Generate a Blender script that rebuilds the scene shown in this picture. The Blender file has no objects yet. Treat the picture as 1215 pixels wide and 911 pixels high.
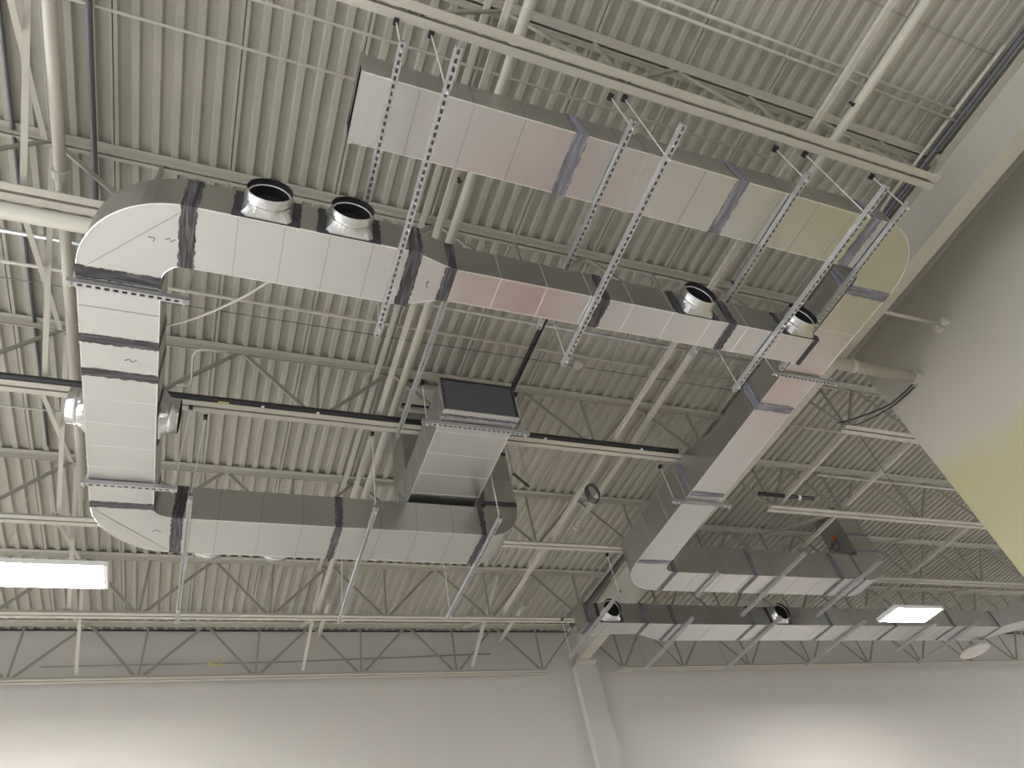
import bpy, math, random
from mathutils import Vector, Matrix
random.seed(7)
sc = bpy.context.scene
col = sc.collection
EYE = 1.6            # the lens is 1.6 m above the floor; heights below are measured from the lens
H = 6.10             # underside of the steel roof deck above the lens

# ------------------------------------------------------------------ camera
cam_d = bpy.data.cameras.new('camera')
cam = bpy.data.objects.new('camera', cam_d)
col.objects.link(cam)
cam_d.sensor_fit = 'HORIZONTAL'
cam_d.sensor_width = 36.0
cam_d.lens = 827.0145 / 1215.0 * 36.0
cam_d.clip_start = 0.05
cam_d.clip_end = 200
RC = [(0.9260110927, -0.3349712481, -0.1740624), (0.1291934908, 0.7144681912, -0.6876367105), (0.3547005753, 0.6142714926, 0.7048815753)]
m = Matrix.Identity(4)
for i in range(3):
    m[i][0] = RC[0][i]; m[i][1] = -RC[1][i]; m[i][2] = -RC[2][i]
m[2][3] = EYE
cam.matrix_world = m
sc.camera = cam

# ------------------------------------------------------------------ light, exposure
sc.view_settings.view_transform = 'Standard'
sc.view_settings.look = 'None'
sc.view_settings.gamma = 1.0
sc.view_settings.use_curve_mapping = False
sc.view_settings.exposure = 1.42
try:
    sc.cycles.use_denoising = True
    sc.cycles.max_bounces = 8
    sc.cycles.diffuse_bounces = 4
    sc.cycles.glossy_bounces = 4
    sc.cycles.use_light_tree = True
    sc.cycles.sample_clamp_indirect = 6.0
except Exception:
    pass
world = bpy.data.worlds.new('hall_ambient')
sc.world = world
world.use_nodes = True
wn = world.node_tree
# the open sides of the hall: ambient fill set brighter to the left, dim behind
tc = wn.nodes.new('ShaderNodeTexCoord'); sxyz = wn.nodes.new('ShaderNodeSeparateXYZ')
wn.links.new(tc.outputs['Generated'], sxyz.inputs[0])
wr = wn.nodes.new('ShaderNodeMapRange'); wr.inputs[1].default_value = -1; wr.inputs[2].default_value = 1
wr.inputs[3].default_value = 2.3; wr.inputs[4].default_value = 1.3
wn.links.new(sxyz.outputs[0], wr.inputs[0])
wb = wn.nodes.new('ShaderNodeMapRange'); wb.inputs[1].default_value = -0.7; wb.inputs[2].default_value = 0.3
wb.inputs[3].default_value = 0.2; wb.inputs[4].default_value = 1.0
wn.links.new(sxyz.outputs[1], wb.inputs[0])
wm = wn.nodes.new('ShaderNodeMath'); wm.operation = 'MULTIPLY'
wn.links.new(wr.outputs[0], wm.inputs[0]); wn.links.new(wb.outputs[0], wm.inputs[1]); wn.links.new(wm.outputs[0], wn.nodes['Background'].inputs[1])
wn.nodes['Background'].inputs[0].default_value = (0.95, 0.97, 1.0, 1)
LAMP = 74.0          # brightness of the fluorescent tubes

# ------------------------------------------------------------------ materials
def mat(name, colr, rough=0.6, metal=0.0, var=0.0, scale=3.0, bump=0.0, bscale=40.0, stretch=(1, 1, 1), spec=0.5, rvar=0.0):
    M = bpy.data.materials.new(name); M.use_nodes = True
    nt = M.node_tree; b = nt.nodes['Principled BSDF']
    b.inputs['Base Color'].default_value = (*colr, 1)
    b.inputs['Roughness'].default_value = rough
    b.inputs['Metallic'].default_value = metal
    b.inputs['Specular IOR Level'].default_value = spec
    geo = nt.nodes.new('ShaderNodeNewGeometry')
    mp = nt.nodes.new('ShaderNodeMapping'); mp.inputs['Scale'].default_value = stretch
    nt.links.new(geo.outputs['Position'], mp.inputs['Vector'])
    if var > 0 or rvar > 0:
        n = nt.nodes.new('ShaderNodeTexNoise'); n.inputs['Scale'].default_value = scale; n.inputs['Detail'].default_value = 5
        nt.links.new(mp.outputs[0], n.inputs['Vector'])
        if var > 0:
            mx = nt.nodes.new('ShaderNodeMix'); mx.data_type = 'RGBA'
            mx.inputs[6].default_value = (*[max(0, c * (1 - var)) for c in colr], 1)
            mx.inputs[7].default_value = (*[min(1, c * (1 + var)) for c in colr], 1)
            nt.links.new(n.outputs['Fac'], mx.inputs[0])
            nt.links.new(mx.outputs[2], b.inputs['Base Color'])
        if rvar > 0:
            r = nt.nodes.new('ShaderNodeMapRange')
            r.inputs[1].default_value = 0.3; r.inputs[2].default_value = 0.7
            r.inputs[3].default_value = rough - rvar; r.inputs[4].default_value = rough + rvar
            nt.links.new(n.outputs['Fac'], r.inputs[0]); nt.links.new(r.outputs[0], b.inputs['Roughness'])
    if bump > 0:
        n2 = nt.nodes.new('ShaderNodeTexNoise'); n2.inputs['Scale'].default_value = bscale; n2.inputs['Detail'].default_value = 3
        nt.links.new(mp.outputs[0], n2.inputs['Vector'])
        bp = nt.nodes.new('ShaderNodeBump'); bp.inputs['Strength'].default_value = bump; bp.inputs['Distance'].default_value = 0.02
        nt.links.new(n2.outputs['Fac'], bp.inputs['Height']); nt.links.new(bp.outputs[0], b.inputs['Normal'])
    return M

def emis(name, colr, s):
    M = bpy.data.materials.new(name); M.use_nodes = True
    b = M.node_tree.nodes['Principled BSDF']
    b.inputs['Base Color'].default_value = (0.9, 0.9, 0.9, 1)
    b.inputs['Emission Color'].default_value = (*colr, 1)
    b.inputs['Emission Strength'].default_value = s
    return M

M_DECK = mat('deck_paint', (0.375, 0.360, 0.308), 0.7, 0, 0.10, 1.3, 0.05, 60)
M_STEEL = mat('cream_steel_paint', (0.46, 0.438, 0.378), 0.6, 0, 0.07, 2.5)
M_SHADESTEEL = mat('shaded_steel_paint', (0.27, 0.255, 0.215), 0.6, 0, 0.10, 4)  # cream steel paint darkened for the shade on the joist webs
M_PIPE = mat('cream_pipe_paint', (0.48, 0.458, 0.392), 0.5, 0, 0.06, 3)
M_WALL = mat('wall_paint', (0.56, 0.537, 0.50), 0.8, 0, 0.04, 0.7, 0.05, 30)
M_COLUMN = mat('column_paint', (0.52, 0.50, 0.455), 0.75, 0, 0.03, 1)
M_FLOOR = mat('sealed_concrete_floor', (0.82, 0.80, 0.775), 0.45, 0, 0.10, 0.6)
M_GALV = mat('galvanized_sheet', (0.545, 0.545, 0.535), 0.33, 1.0, 0.035, 2.2, 0.10, 3.0, rvar=0.05)
M_SEAM = mat('galvanized_seam', (0.40, 0.40, 0.40), 0.42, 1.0)
M_DSEAM = mat('dark_seam_line', (0.40, 0.40, 0.395), 0.45, 1.0)
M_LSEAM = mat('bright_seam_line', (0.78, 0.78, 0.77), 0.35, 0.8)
M_BOOT = mat('bright_galvanized_boot', (0.60, 0.60, 0.60), 0.30, 1.0, 0.06, 18, 0.6, 14)
M_INSIDE = mat('black_duct_liner', (0.012, 0.012, 0.014), 0.9)
M_MASTIC = mat('dark_brushed_sealant', (0.042, 0.040, 0.045), 0.55, 0, 0.9, 14, 0.6, 60, stretch=(4, 4, 4))
def streak(name, c0, c1, st, rough=0.55, metal=0.0):
    """brushed sealant: streaks that run along the brush strokes"""
    M = mat(name, c0, rough, metal, 0.1, 5, 0.5, 8, stretch=st)
    nt = M.node_tree
    mx = [n for n in nt.nodes if n.type == 'MIX'][0]; tx = mx.inputs[0].links[0].from_node
    cr = nt.nodes.new('ShaderNodeMapRange'); cr.inputs[1].default_value = 0.42; cr.inputs[2].default_value = 0.72
    nt.links.new(tx.outputs['Fac'], cr.inputs[0]); nt.links.new(cr.outputs[0], mx.inputs[0])
    mx.inputs[6].default_value = (*c0, 1); mx.inputs[7].default_value = (*c1, 1)
    return M
STREAK = {}
for ax, st in (('x', (14, 0.9, 0.9)), ('y', (0.9, 14, 0.9)), ('z', (0.9, 0.9, 14))):
    STREAK['dark', ax] = streak('dark_brushed_sealant_' + ax, (0.030, 0.029, 0.033), (0.16, 0.155, 0.165), st)
    STREAK['violet', ax] = streak('violet_grey_sealant_' + ax, (0.12, 0.12, 0.15), (0.36, 0.36, 0.43), st, 0.5, 0.1)
    STREAK['grey', ax] = streak('grey_sealant_' + ax, (0.07, 0.07, 0.08), (0.22, 0.22, 0.25), st)
M_TAPE = mat('slate_violet_sealant', (0.20, 0.20, 0.245), 0.55, 0.1, 0.45, 14, 0.3, 50, stretch=(6, 1, 1))
M_GREYSEAL = mat('grey_sealant', (0.17, 0.17, 0.19), 0.6, 0.1, 0.35, 8, 0.3, 50)
M_ZINC = mat('zinc_strut', (0.46, 0.46, 0.465), 0.42, 0.6, 0.12, 20)
M_ROD = mat('zinc_rod', (0.85, 0.85, 0.83), 0.4, 0.6)
M_BLACK = mat('black_iron', (0.02, 0.02, 0.022), 0.55)
M_SCREEN = mat('mesh_screen', (0.07, 0.072, 0.085), 0.6, 0.4)
M_CONDUIT = mat('blue_grey_conduit', (0.11, 0.112, 0.125), 0.4, 0.3)
M_CONDLIGHT = mat('light_grey_conduit', (0.62, 0.63, 0.62), 0.35, 0.7)
M_WHITE = mat('white_enamel', (0.8, 0.8, 0.78), 0.4)
M_YELLOW = mat('yellow_plastic', (0.62, 0.56, 0.16), 0.5)
M_RED = mat('orange_red_plastic', (0.55, 0.12, 0.04), 0.5)
M_CABLE = mat('white_cable', (0.72, 0.70, 0.64), 0.5)
M_TUBE = emis('lit_fluorescent_tube', (1.0, 0.985, 0.95), LAMP)

# diamond wire pattern in the screen
nt = M_SCREEN.node_tree; b = nt.nodes['Principled BSDF']
g = nt.nodes.new('ShaderNodeNewGeometry')
w1 = nt.nodes.new('ShaderNodeTexWave'); w1.bands_direction = 'DIAGONAL'; w1.inputs['Scale'].default_value = 14
nt.links.new(g.outputs['Position'], w1.inputs['Vector'])
mx = nt.nodes.new('ShaderNodeMix'); mx.data_type = 'RGBA'
mx.inputs[6].default_value = (0.045, 0.047, 0.056, 1); mx.inputs[7].default_value = (0.21, 0.215, 0.24, 1)
nt.links.new(w1.outputs['Fac'], mx.inputs[0]); nt.links.new(mx.outputs[2], b.inputs['Base Color'])

# right wall: grey-cream above, old yellow paint below an uneven edge
M_WALLR = bpy.data.materials.new('wall_paint_two_tone'); M_WALLR.use_nodes = True
nt = M_WALLR.node_tree; b = nt.nodes['Principled BSDF']; b.inputs['Roughness'].default_value = 0.8
g = nt.nodes.new('ShaderNodeNewGeometry'); sx = nt.nodes.new('ShaderNodeSeparateXYZ')
nt.links.new(g.outputs['Position'], sx.inputs[0])
n = nt.nodes.new('ShaderNodeTexNoise'); n.inputs['Scale'].default_value = 1.1; n.inputs['Detail'].default_value = 6
nt.links.new(g.outputs['Position'], n.inputs['Vector'])
ma = nt.nodes.new('ShaderNodeMath'); ma.operation = 'MULTIPLY_ADD'
nt.links.new(n.outputs['Fac'], ma.inputs[0]); ma.inputs[1].default_value = 1.5
nt.links.new(sx.outputs['Z'], ma.inputs[2])
mr = nt.nodes.new('ShaderNodeMapRange'); mr.inputs[1].default_value = 4.02 + EYE + 0.5; mr.inputs[2].default_value = 4.02 + EYE + 0.95
mr.inputs[3].default_value = 1; mr.inputs[4].default_value = 0
nt.links.new(ma.outputs[0], mr.inputs[0])
mx = nt.nodes.new('ShaderNodeMix'); mx.data_type = 'RGBA'
mx.inputs[6].default_value = (0.425, 0.398, 0.337, 1); mx.inputs[7].default_value = (0.43, 0.395, 0.235, 1)
nt.links.new(mr.outputs[0], mx.inputs[0]); nt.links.new(mx.outputs[2], b.inputs['Base Color'])

# floor: sealed concrete with unseen red patches added to tint the duct reflections
nt = M_FLOOR.node_tree; b = nt.nodes['Principled BSDF']
def floor_tint_patch(cx, cy, rx, ry, colr, prev):
    g = nt.nodes.new('ShaderNodeNewGeometry')
    mp = nt.nodes.new('ShaderNodeMapping'); mp.vector_type = 'TEXTURE'
    mp.inputs['Location'].default_value = (cx, cy, 0); mp.inputs['Scale'].default_value = (rx, ry, 1)
    nt.links.new(g.outputs['Position'], mp.inputs['Vector'])
    s = nt.nodes.new('ShaderNodeSeparateXYZ'); nt.links.new(mp.outputs[0], s.inputs[0])
    ax = nt.nodes.new('ShaderNodeMath'); ax.operation = 'ABSOLUTE'; nt.links.new(s.outputs[0], ax.inputs[0])
    ay = nt.nodes.new('ShaderNodeMath'); ay.operation = 'ABSOLUTE'; nt.links.new(s.outputs[1], ay.inputs[0])
    mm = nt.nodes.new('ShaderNodeMath'); mm.operation = 'MAXIMUM'
    nt.links.new(ax.outputs[0], mm.inputs[0]); nt.links.new(ay.outputs[0], mm.inputs[1])
    r = nt.nodes.new('ShaderNodeMath'); r.operation = 'LESS_THAN'; r.inputs[1].default_value = 1.0
    nt.links.new(mm.outputs[0], r.inputs[0])
    x = nt.nodes.new('ShaderNodeMix'); x.data_type = 'RGBA'
    nt.links.new(r.outputs[0], x.inputs[0]); nt.links.new(prev, x.inputs[6]); x.inputs[7].default_value = (*colr, 1)
    return x.outputs[2]
src = b.inputs['Base Color'].links[0].from_socket
for p in [(4.2, 6.2, 0.9, 1.3, (0.56, 0.085, 0.06)), (4.9, 4.1, 0.5, 0.6, (0.56, 0.085, 0.06)), (12.6, 8.3, 1.2, 1.6, (0.52, 0.16, 0.12))]:
    src = floor_tint_patch(*p, src)
nt.links.new(src, b.inputs['Base Color'])

# ------------------------------------------------------------------ mesh tools
class MB:
    def __init__(s): s.v = []; s.f = []
    def add(s, vs, fs):
        k = len(s.v); s.v += [tuple(v) for v in vs]; s.f += [tuple(i + k for i in f) for f in fs]; return s
    def box(s, x0, x1, y0, y1, z0, z1):
        return s.add([(x, y, z) for x in (x0, x1) for y in (y0, y1) for z in (z0, z1)],
                     [(0, 1, 3, 2), (4, 6, 7, 5), (0, 4, 5, 1), (2, 3, 7, 6), (0, 2, 6, 4), (1, 5, 7, 3)])
    def bar(s, a, b, w, h, up=(0, 0, 1), off=0.0):
        a = Vector(a); b = Vector(b); d = (b - a).normalized()
        u = Vector(up)
        if abs(d.dot(u)) > 0.98: u = Vector((0, 1, 0))
        r = d.cross(u).normalized(); t = r.cross(d).normalized()
        vs = []
        for p in (a, b):
            for i, j in ((-1, -1), (1, -1), (1, 1), (-1, 1)):
                vs.append(p + r * (w / 2 * i + off) + t * (h / 2 * j))
        return s.add(vs, [(0, 3, 2, 1), (4, 5, 6, 7), (0, 1, 5, 4), (1, 2, 6, 5), (2, 3, 7, 6), (3, 0, 4, 7)])
    def angle(s, a, b, leg, t, sx=1, sz=-1):
        """steel angle along Y or X: one flat leg, one upright leg"""
        a = Vector(a); b = Vector(b); d = (b - a).normalized(); u = Vector((0, 0, 1))
        r = d.cross(u).normalized(); tt = r.cross(d).normalized()
        s.bar(a + r * sx * leg / 2, b + r * sx * leg / 2, leg, t)
        s.bar(a + r * sx * t / 2 + tt * (-sz) * leg / 2, b + r * sx * t / 2 + tt * (-sz) * leg / 2, t, leg)
        return s
    def tube(s, pts, r, seg=10, caps=True):
        pts = [Vector(p) for p in pts]; n = len(pts)
        rr = r if isinstance(r, (list, tuple)) else [r] * n
        rings = []
        prev = None
        for i, p in enumerate(pts):
            if i == 0: d = pts[1] - p
            elif i == n - 1: d = p - pts[i - 1]
            else: d = (pts[i + 1] - p).normalized() + (p - pts[i - 1]).normalized()
            if d.length < 1e-9: d = prev_d
            d = d.normalized(); prev_d = d
            if prev is None:
                u = Vector((0, 0, 1)) if abs(d.z) < 0.9 else Vector((1, 0, 0))
                x = d.cross(u).normalized()
            else:
                x = (prev - d * prev.dot(d)).normalized()
            prev = x; y = d.cross(x)
            rings.append([p + (x * math.cos(2 * math.pi * k / seg) + y * math.sin(2 * math.pi * k / seg)) * rr[i] for k in range(seg)])
        vs = [q for ring in rings for q in ring]; fs = []
        for i in range(n - 1):
            for k in range(seg):
                fs.append((i * seg + k, i * seg + (k + 1) % seg, (i + 1) * seg + (k + 1) % seg, (i + 1) * seg + k))
        if caps:
            fs.append(tuple(range(seg))[::-1]); fs.append(tuple((n - 1) * seg + k for k in range(seg)))
        return s.add(vs, fs)
    def strip(s, rings, closed=True, cap0=False, cap1=False):
        n = len(rings[0]); vs = [q for r in rings for q in r]; fs = []
        for i in range(len(rings) - 1):
            for k in range(n if closed else n - 1):
                fs.append((i * n + k, i * n + (k + 1) % n, (i + 1) * n + (k + 1) % n, (i + 1) * n + k))
        if cap0: fs.append(tuple(range(n))[::-1])
        if cap1: fs.append(tuple((len(rings) - 1) * n + k for k in range(n)))
        return s.add(vs, fs)
    def build(s, name, material, parent=None, smooth=False, kind=None, base=None):
        me = bpy.data.meshes.new(name)
        if parent is not None:
            o = Vector(parent_base(parent))
        else:
            o = Vector(base) + Vector((0, 0, EYE)) if base else Vector((0, 0, 0))
        off = Vector((0, 0, EYE)) - o
        me.from_pydata([tuple(Vector(v) + off) for v in s.v], [], s.f)
        me.validate(); me.update()
        if smooth:
            for p in me.polygons: p.use_smooth = True
        me.materials.append(material)
        ob = bpy.data.objects.new(name, me); col.objects.link(ob)
        if parent is not None: ob.parent = parent
        else: ob.location = o
        if kind: ob['kind'] = kind
        return ob

def parent_base(p):
    v = Vector(p.location)
    while p.parent is not None:
        p = p.parent; v = v + Vector(p.location)
    return v

def thing(name, loc, label, cat, group=None):
    o = bpy.data.objects.new(name, None); col.objects.link(o)
    o.location = (loc[0], loc[1], loc[2] + EYE); o.empty_display_size = 0.1
    o['label'] = label; o['category'] = cat
    if group: o['group'] = group
    return o

def tag(o, label, cat, group=None):
    o['label'] = label; o['category'] = cat
    if group: o['group'] = group
    return o

def structure(mb, name, material, smooth=False):
    return mb.build(name, material, smooth=smooth, kind='structure')

# ------------------------------------------------------------------ room shell
Z0 = -EYE
X0, X1, Y0, Y1 = -12.0, 26.0, -8.0, 11.5
structure(MB().box(X0, X1, Y0, Y1 + 0.3, Z0 - 0.2, Z0), 'floor', M_FLOOR)
structure(MB().box(X0, X1, Y1, Y1 + 0.3, Z0, H + 0.04), 'wall_back', M_WALL)
structure(MB().box(X0, X1, Y1 - 0.03, Y1 - 0.001, H - 0.014, H - 0.001), 'trim_gap_shade', M_BLACK)  # black strip standing in for the shaded gap between deck and wall
# right wall panel with its free vertical edge
structure(MB().box(7.6, 7.78, Y0, 4.02, Z0, H), 'wall_right', M_WALLR)

# ribbed steel deck
mb = MB(); P = 0.1524; DX = -1.27
prof = []
k0 = int(math.floor((X0 - DX) / P)); k1 = int(math.ceil((X1 - DX) / P))
for k in range(k0, k1):
    x = DX + k * P
    prof += [(x - 0.024, H), (x + 0.024, H), (x + 0.040, H + 0.038), (x + P - 0.040, H + 0.038)]
    if k % 6 == 0:   # side lap of the sheets: a small step down beside the rib
        prof[-4:] = [(x - 0.030, H), (x - 0.012, H), (x - 0.011, H + 0.030), (x - 0.003, H + 0.030), (x - 0.002, H - 0.003), (x + 0.026, H - 0.003), (x + 0.040, H + 0.038), (x + P - 0.040, H + 0.038)]
rings = [[(x, y, z) for x, z in prof] for y in (Y0, Y1 + 0.25)]
mb.strip(rings, closed=False)
top = [[(x, y, H + 0.10) for x in (X0 - 1, X1 + 1)] for y in (Y0, Y1 + 0.3)]
mb.strip(top, closed=False)
structure(mb, 'ceiling', M_DECK)
# thin end-lap lines where two deck sheets meet, one per bay
mb = MB()
for y in (0.3, 8.62):
    mb.box(-4, 6.35, y, y + 0.012, H - 0.006, H - 0.001)
structure(mb, 'trim_1', M_SHADESTEEL)

# ------------------------------------------------------------------ girder and column
g_ = thing('roof_girder', (6.51, 0, 5.4), 'deep cream I-beam girder running away above the long duct to the wall column', 'beam')
MB().box(6.40, 6.62, Y0, 11.33, 5.40, 5.418).build('bottom_flange', M_STEEL, g_)
MB().box(6.503, 6.517, Y0, 11.33, 5.418, 5.962).build('web', M_STEEL, g_)
MB().box(6.40, 6.62, Y0, 11.33, 5.962, 5.98).build('top_flange', M_STEEL, g_)
c_ = thing('wall_column', (6.6, 11.36, Z0), 'pale square pilaster column on the far wall carrying the girder end', 'column')
MB().box(6.38, 6.83, 11.34, 11.495, Z0, 5.36).build('shaft', M_COLUMN, c_)
MB().box(6.40, 6.78, 11.16, 11.49, 5.362, 5.398).build('cap_plate', M_STEEL, c_)

# ------------------------------------------------------------------ open web joists
def joist(y, xa, xb, nodes, seat, label, group, xside=1):
    """xa..xb top chord span; nodes = bottom panel points; seat = x of bearing on the girder"""
    t = thing('bar_joist', ((xa + xb) / 2, y, 5.2), label, 'joist', group)
    zt, zb = H - 0.004, 5.19
    mb = MB()
    for s in (-1, 1):
        mb.bar((xa, y + s * 0.042, zt - 0.004), (xb, y + s * 0.042, zt - 0.004), 0.062, 0.007)
        mb.bar((xa, y + s * 0.014, zt - 0.035), (xb, y + s * 0.014, zt - 0.035), 0.006, 0.062)
    mb.build('top_chord', M_STEEL, t)
    bx0, bx1 = (xa, nodes[-1] + 0.08) if xside == 1 else (nodes[0] - 0.08, xb)
    mb = MB()
    for s in (-1, 1):
        mb.bar((bx0, y + s * 0.043, zb + 0.004), (bx1, y + s * 0.043, zb + 0.004), 0.062, 0.007)
        mb.bar((bx0, y + s * 0.015, zb + 0.034), (bx1, y + s * 0.015, zb + 0.034), 0.006, 0.060)
    mb.build('bottom_chord', M_STEEL, t)
    zt2, zb2 = H - 0.045, zb + 0.035
    def web(a, b, w): MB().bar(a, b, w, 0.022, up=(0, 1, 0)).build('web_member', M_SHADESTEEL, t)
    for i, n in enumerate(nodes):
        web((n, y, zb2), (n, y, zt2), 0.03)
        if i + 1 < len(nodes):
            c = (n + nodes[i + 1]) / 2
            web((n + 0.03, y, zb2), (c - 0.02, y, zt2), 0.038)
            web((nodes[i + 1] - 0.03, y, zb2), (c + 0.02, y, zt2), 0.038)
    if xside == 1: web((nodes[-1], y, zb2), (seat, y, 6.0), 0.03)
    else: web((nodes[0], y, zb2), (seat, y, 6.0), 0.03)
    MB().box(seat - 0.06, seat + 0.06, y - 0.07, y + 0.07, 5.984, 6.03).build('bearing_seat', M_STEEL, t)
    return t

LN = [0.74 + 1.64 * k for k in range(-5, 4)]
lab = ['cream roof joist nearest overhead, its double bottom chord crossing above the open-ended duct',
       'cream roof joist directly above the collar-fitted duct run, left of the girder',
       'cream roof joist whose bottom chord carries the black pipe above the screened box',
       'cream roof joist just beyond the lower left duct run with the vertical elbow',
       'cream roof joist second from the far wall, left of the girder',
       'cream roof joist closest to the far wall, left of the column']
LY = [1.335, 3.355, 5.375, 7.395, 9.415, 11.25]
for y, l in zip(LY, lab):
    joist(y, -7.6, 6.47, LN, 6.43, l, 'roof joists left of the girder')
RN = [7.3] + [8.66 + 1.62 * k for k in range(0, 9)]
lab = ['cream roof joist nearest the free edge of the right wall',
       'second cream roof joist past the right wall edge, in front of the small riser',
       'third cream roof joist past the right wall edge, just behind the small riser',
       'cream roof joist second from the far wall, right of the girder',
       'cream roof joist closest to the far wall, right of the column']
for y, l in zip([4.50, 6.20, 7.90, 9.57, 11.20], lab):
    joist(y, 6.55, 22.0, RN, 6.59, l, 'roof joists right of the girder', xside=-1)

# bridging: horizontal angles from joist to joist
def angle_bar(p, q, label, group, leg=0.045, name='bridging_angle'):
    mid = [(p[i] + q[i]) / 2 for i in range(3)]
    o = MB().angle(p, q, leg, 0.006, 1, -1).build(name, M_STEEL, base=mid)
    return tag(o, label, 'brace', group)
angle_bar((1.37, -2, 5.985), (1.37, 9.45, 5.985), 'upper cream bridging bar left of the middle, just under the deck', 'bridging bars')
angle_bar((1.35, -2, 5.285), (1.35, 9.45, 5.285), 'lower cream bridging bar left of the middle, at bottom chord level', 'bridging bars')
#angle_bar((4.22, -2, 5.985), (4.22, 9.45, 5.985), 'upper cream bridging bar near the girder, hidden behind the fat pipe', 'bridging bars')
angle_bar((4.22, -2, 5.285), (4.22, 9.45, 5.285), 'lower cream bridging bar near the girder, running beside the fat pipe', 'bridging bars')
angle_bar((7.45, 4.5, 5.285), (7.45, 6.2, 5.285), 'short cream bridging bar right of the girder, near the wall edge', 'bridging bars')
angle_bar((8.66, 4.5, 5.285), (8.66, 9.6, 5.285), 'cream bridging bar in the right bay passing the small riser', 'bridging bars')
angle_bar((11.6, 5.6, 5.285), (11.6, 9.6, 5.285), 'cream bridging bar far right, below the wall corner', 'bridging bars')
# cross bridging at the left edge
names = ['nearest overhead', 'one bay further, beside the left duct leg', 'two bays further, behind the left duct leg', 'in the bay above the left lamp', 'in the last bay before the far wall']
for i in range(5):
    y0, y1 = LY[i] + 0.03, LY[i + 1] - 0.03
    for k, (za, zb, word) in enumerate([(5.27, 6.0, 'rising'), (6.0, 5.27, 'falling')]):
        xo = -1.78 + 0.05 * k
        angle_bar((xo, y0, za), (xo, y1, zb), '%s diagonal cross brace at the left edge, %s' % (word, names[i]), 'cross braces', 0.045, 'cross_brace')
for x, w in ((1.37, 'left of the column'), (4.22, 'beside the column')):
    for k, (za, zb, word) in enumerate([(5.27, 6.0, 'rising'), (6.0, 5.27, 'falling')]):
        angle_bar((x + 0.05 * k, 9.45, za), (x + 0.05 * k, 11.2, zb), '%s diagonal cross brace at the far wall, %s' % (word, 'well left of the column' if x < 2 else 'nearer the column'), 'cross braces', 0.045, 'cross_brace')
for x, w in ((8.66, 'left'), (11.6, 'middle'), (14.6, 'right')):
    for i, (y0, y1) in enumerate(((6.25, 7.85), (7.95, 9.52), (9.6, 11.1))):
        angle_bar((x + 0.06, y0, 5.30), (x + 0.06, y1, 5.97), 'thin cream diagonal brace in the %s of the right bay, %s' % (w, ('near row', 'middle row', 'row at the far wall')[i]), 'cross braces', 0.035, 'cross_brace')

# ------------------------------------------------------------------ galvanized ducts
def rect_ring(axis, s, a0, a1, z0, z1):
    if axis == 'x': return [(s, a0, z0), (s, a1, z0), (s, a1, z1), (s, a0, z1)]
    if axis == 'y': return [(a1, s, z0), (a0, s, z0), (a0, s, z1), (a1, s, z1)]
    return None
def section(parent, axis, s0, s1, a, b, pitch=0.41, cap0=False, cap1=False, name='duct_section', a2=None, b2=None, seam=None):
    """straight run along axis between s0,s1; a=(lo,hi) across, b=(z0,z1); a2,b2 far-end size for tapers; folded seams cross it every pitch"""
    a2 = a2 or a; b2 = b2 or b
    ob = MB().strip([rect_ring(axis, s0, *a, *b), rect_ring(axis, s1, *a2, *b2)], True, cap0, cap1).build(name, M_GALV, parent)
    L = abs(s1 - s0); sg = 1 if s1 > s0 else -1
    r0, r1 = rect_ring(axis, s0, *a, *b), rect_ring(axis, s1, *a2, *b2)
    for k in (0, 1): MB().bar(r0[k], r1[k], 0.007, 0.007).build('corner_seam', M_LSEAM, ob)
    if pitch and L > pitch * 0.8:
        n = int(L / pitch); q = 0.0034; e = 0.0025
        for i in range(1, n + 1):
            ss = s0 + sg * (i * L / (n + 1))
            f = i / (n + 1); aa = [a[k] + (a2[k] - a[k]) * f for k in (0, 1)]; bb = [b[k] + (b2[k] - b[k]) * f for k in (0, 1)]
            rr = lambda t, d: rect_ring(axis, t, aa[0] - d, aa[1] + d, bb[0] - d, bb[1] + d)
            MB().strip([rr(ss - q, 0), rr(ss - q, e), rr(ss + q, e), rr(ss + q, 0)], True).build('folded_seam', seam or M_DSEAM, ob)
    return ob
def flange(parent, axis, s, a, b, w=0.02, e=0.012, material=None, name='joint_flange'):
    return MB().strip([rect_ring(axis, s - w, a[0], a[1], b[0], b[1]), rect_ring(axis, s - w, a[0] - e, a[1] + e, b[0] - e, b[1] + e),
                rect_ring(axis, s + w, a[0] - e, a[1] + e, b[0] - e, b[1] + e), rect_ring(axis, s + w, a[0], a[1], b[0], b[1])], True).build(name, material or M_ZINC, parent)
def band(parent, axis, s, a, b, w=0.09, material=None, rough=0.007, lab=None):
    """brushed-on sealant ring with ragged edges round a duct joint"""
    material = STREAK[{M_TAPE.name: 'violet', M_GREYSEAL.name: 'grey'}.get((material or M_MASTIC).name, 'dark'), axis]
    e = 0.004
    base = rect_ring(axis, 0, a[0] - e, a[1] + e, b[0] - e, b[1] + e)
    pts = []
    for i in range(4):
        p, q = Vector(base[i]), Vector(base[(i + 1) % 4])
        n = max(4, int((q - p).length / 0.022))
        for k in range(n): pts.append(p.lerp(q, k / n))
    ax = 0 if axis == 'x' else 1
    r0, r1, o0, o1 = [], [], [], []
    for p in pts:
        j0, j1 = random.uniform(-rough, rough), random.uniform(-rough, rough)
        u = Vector(p); u[ax] = s - w / 2 + j0; r0.append(u)
        u = Vector(p); u[ax] = s + w / 2 + j1; r1.append(u)
    ob = MB().strip([r0, r1], True).build('sealant_band', material, parent)
    if lab: ob['label'] = lab
    return ob
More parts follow.
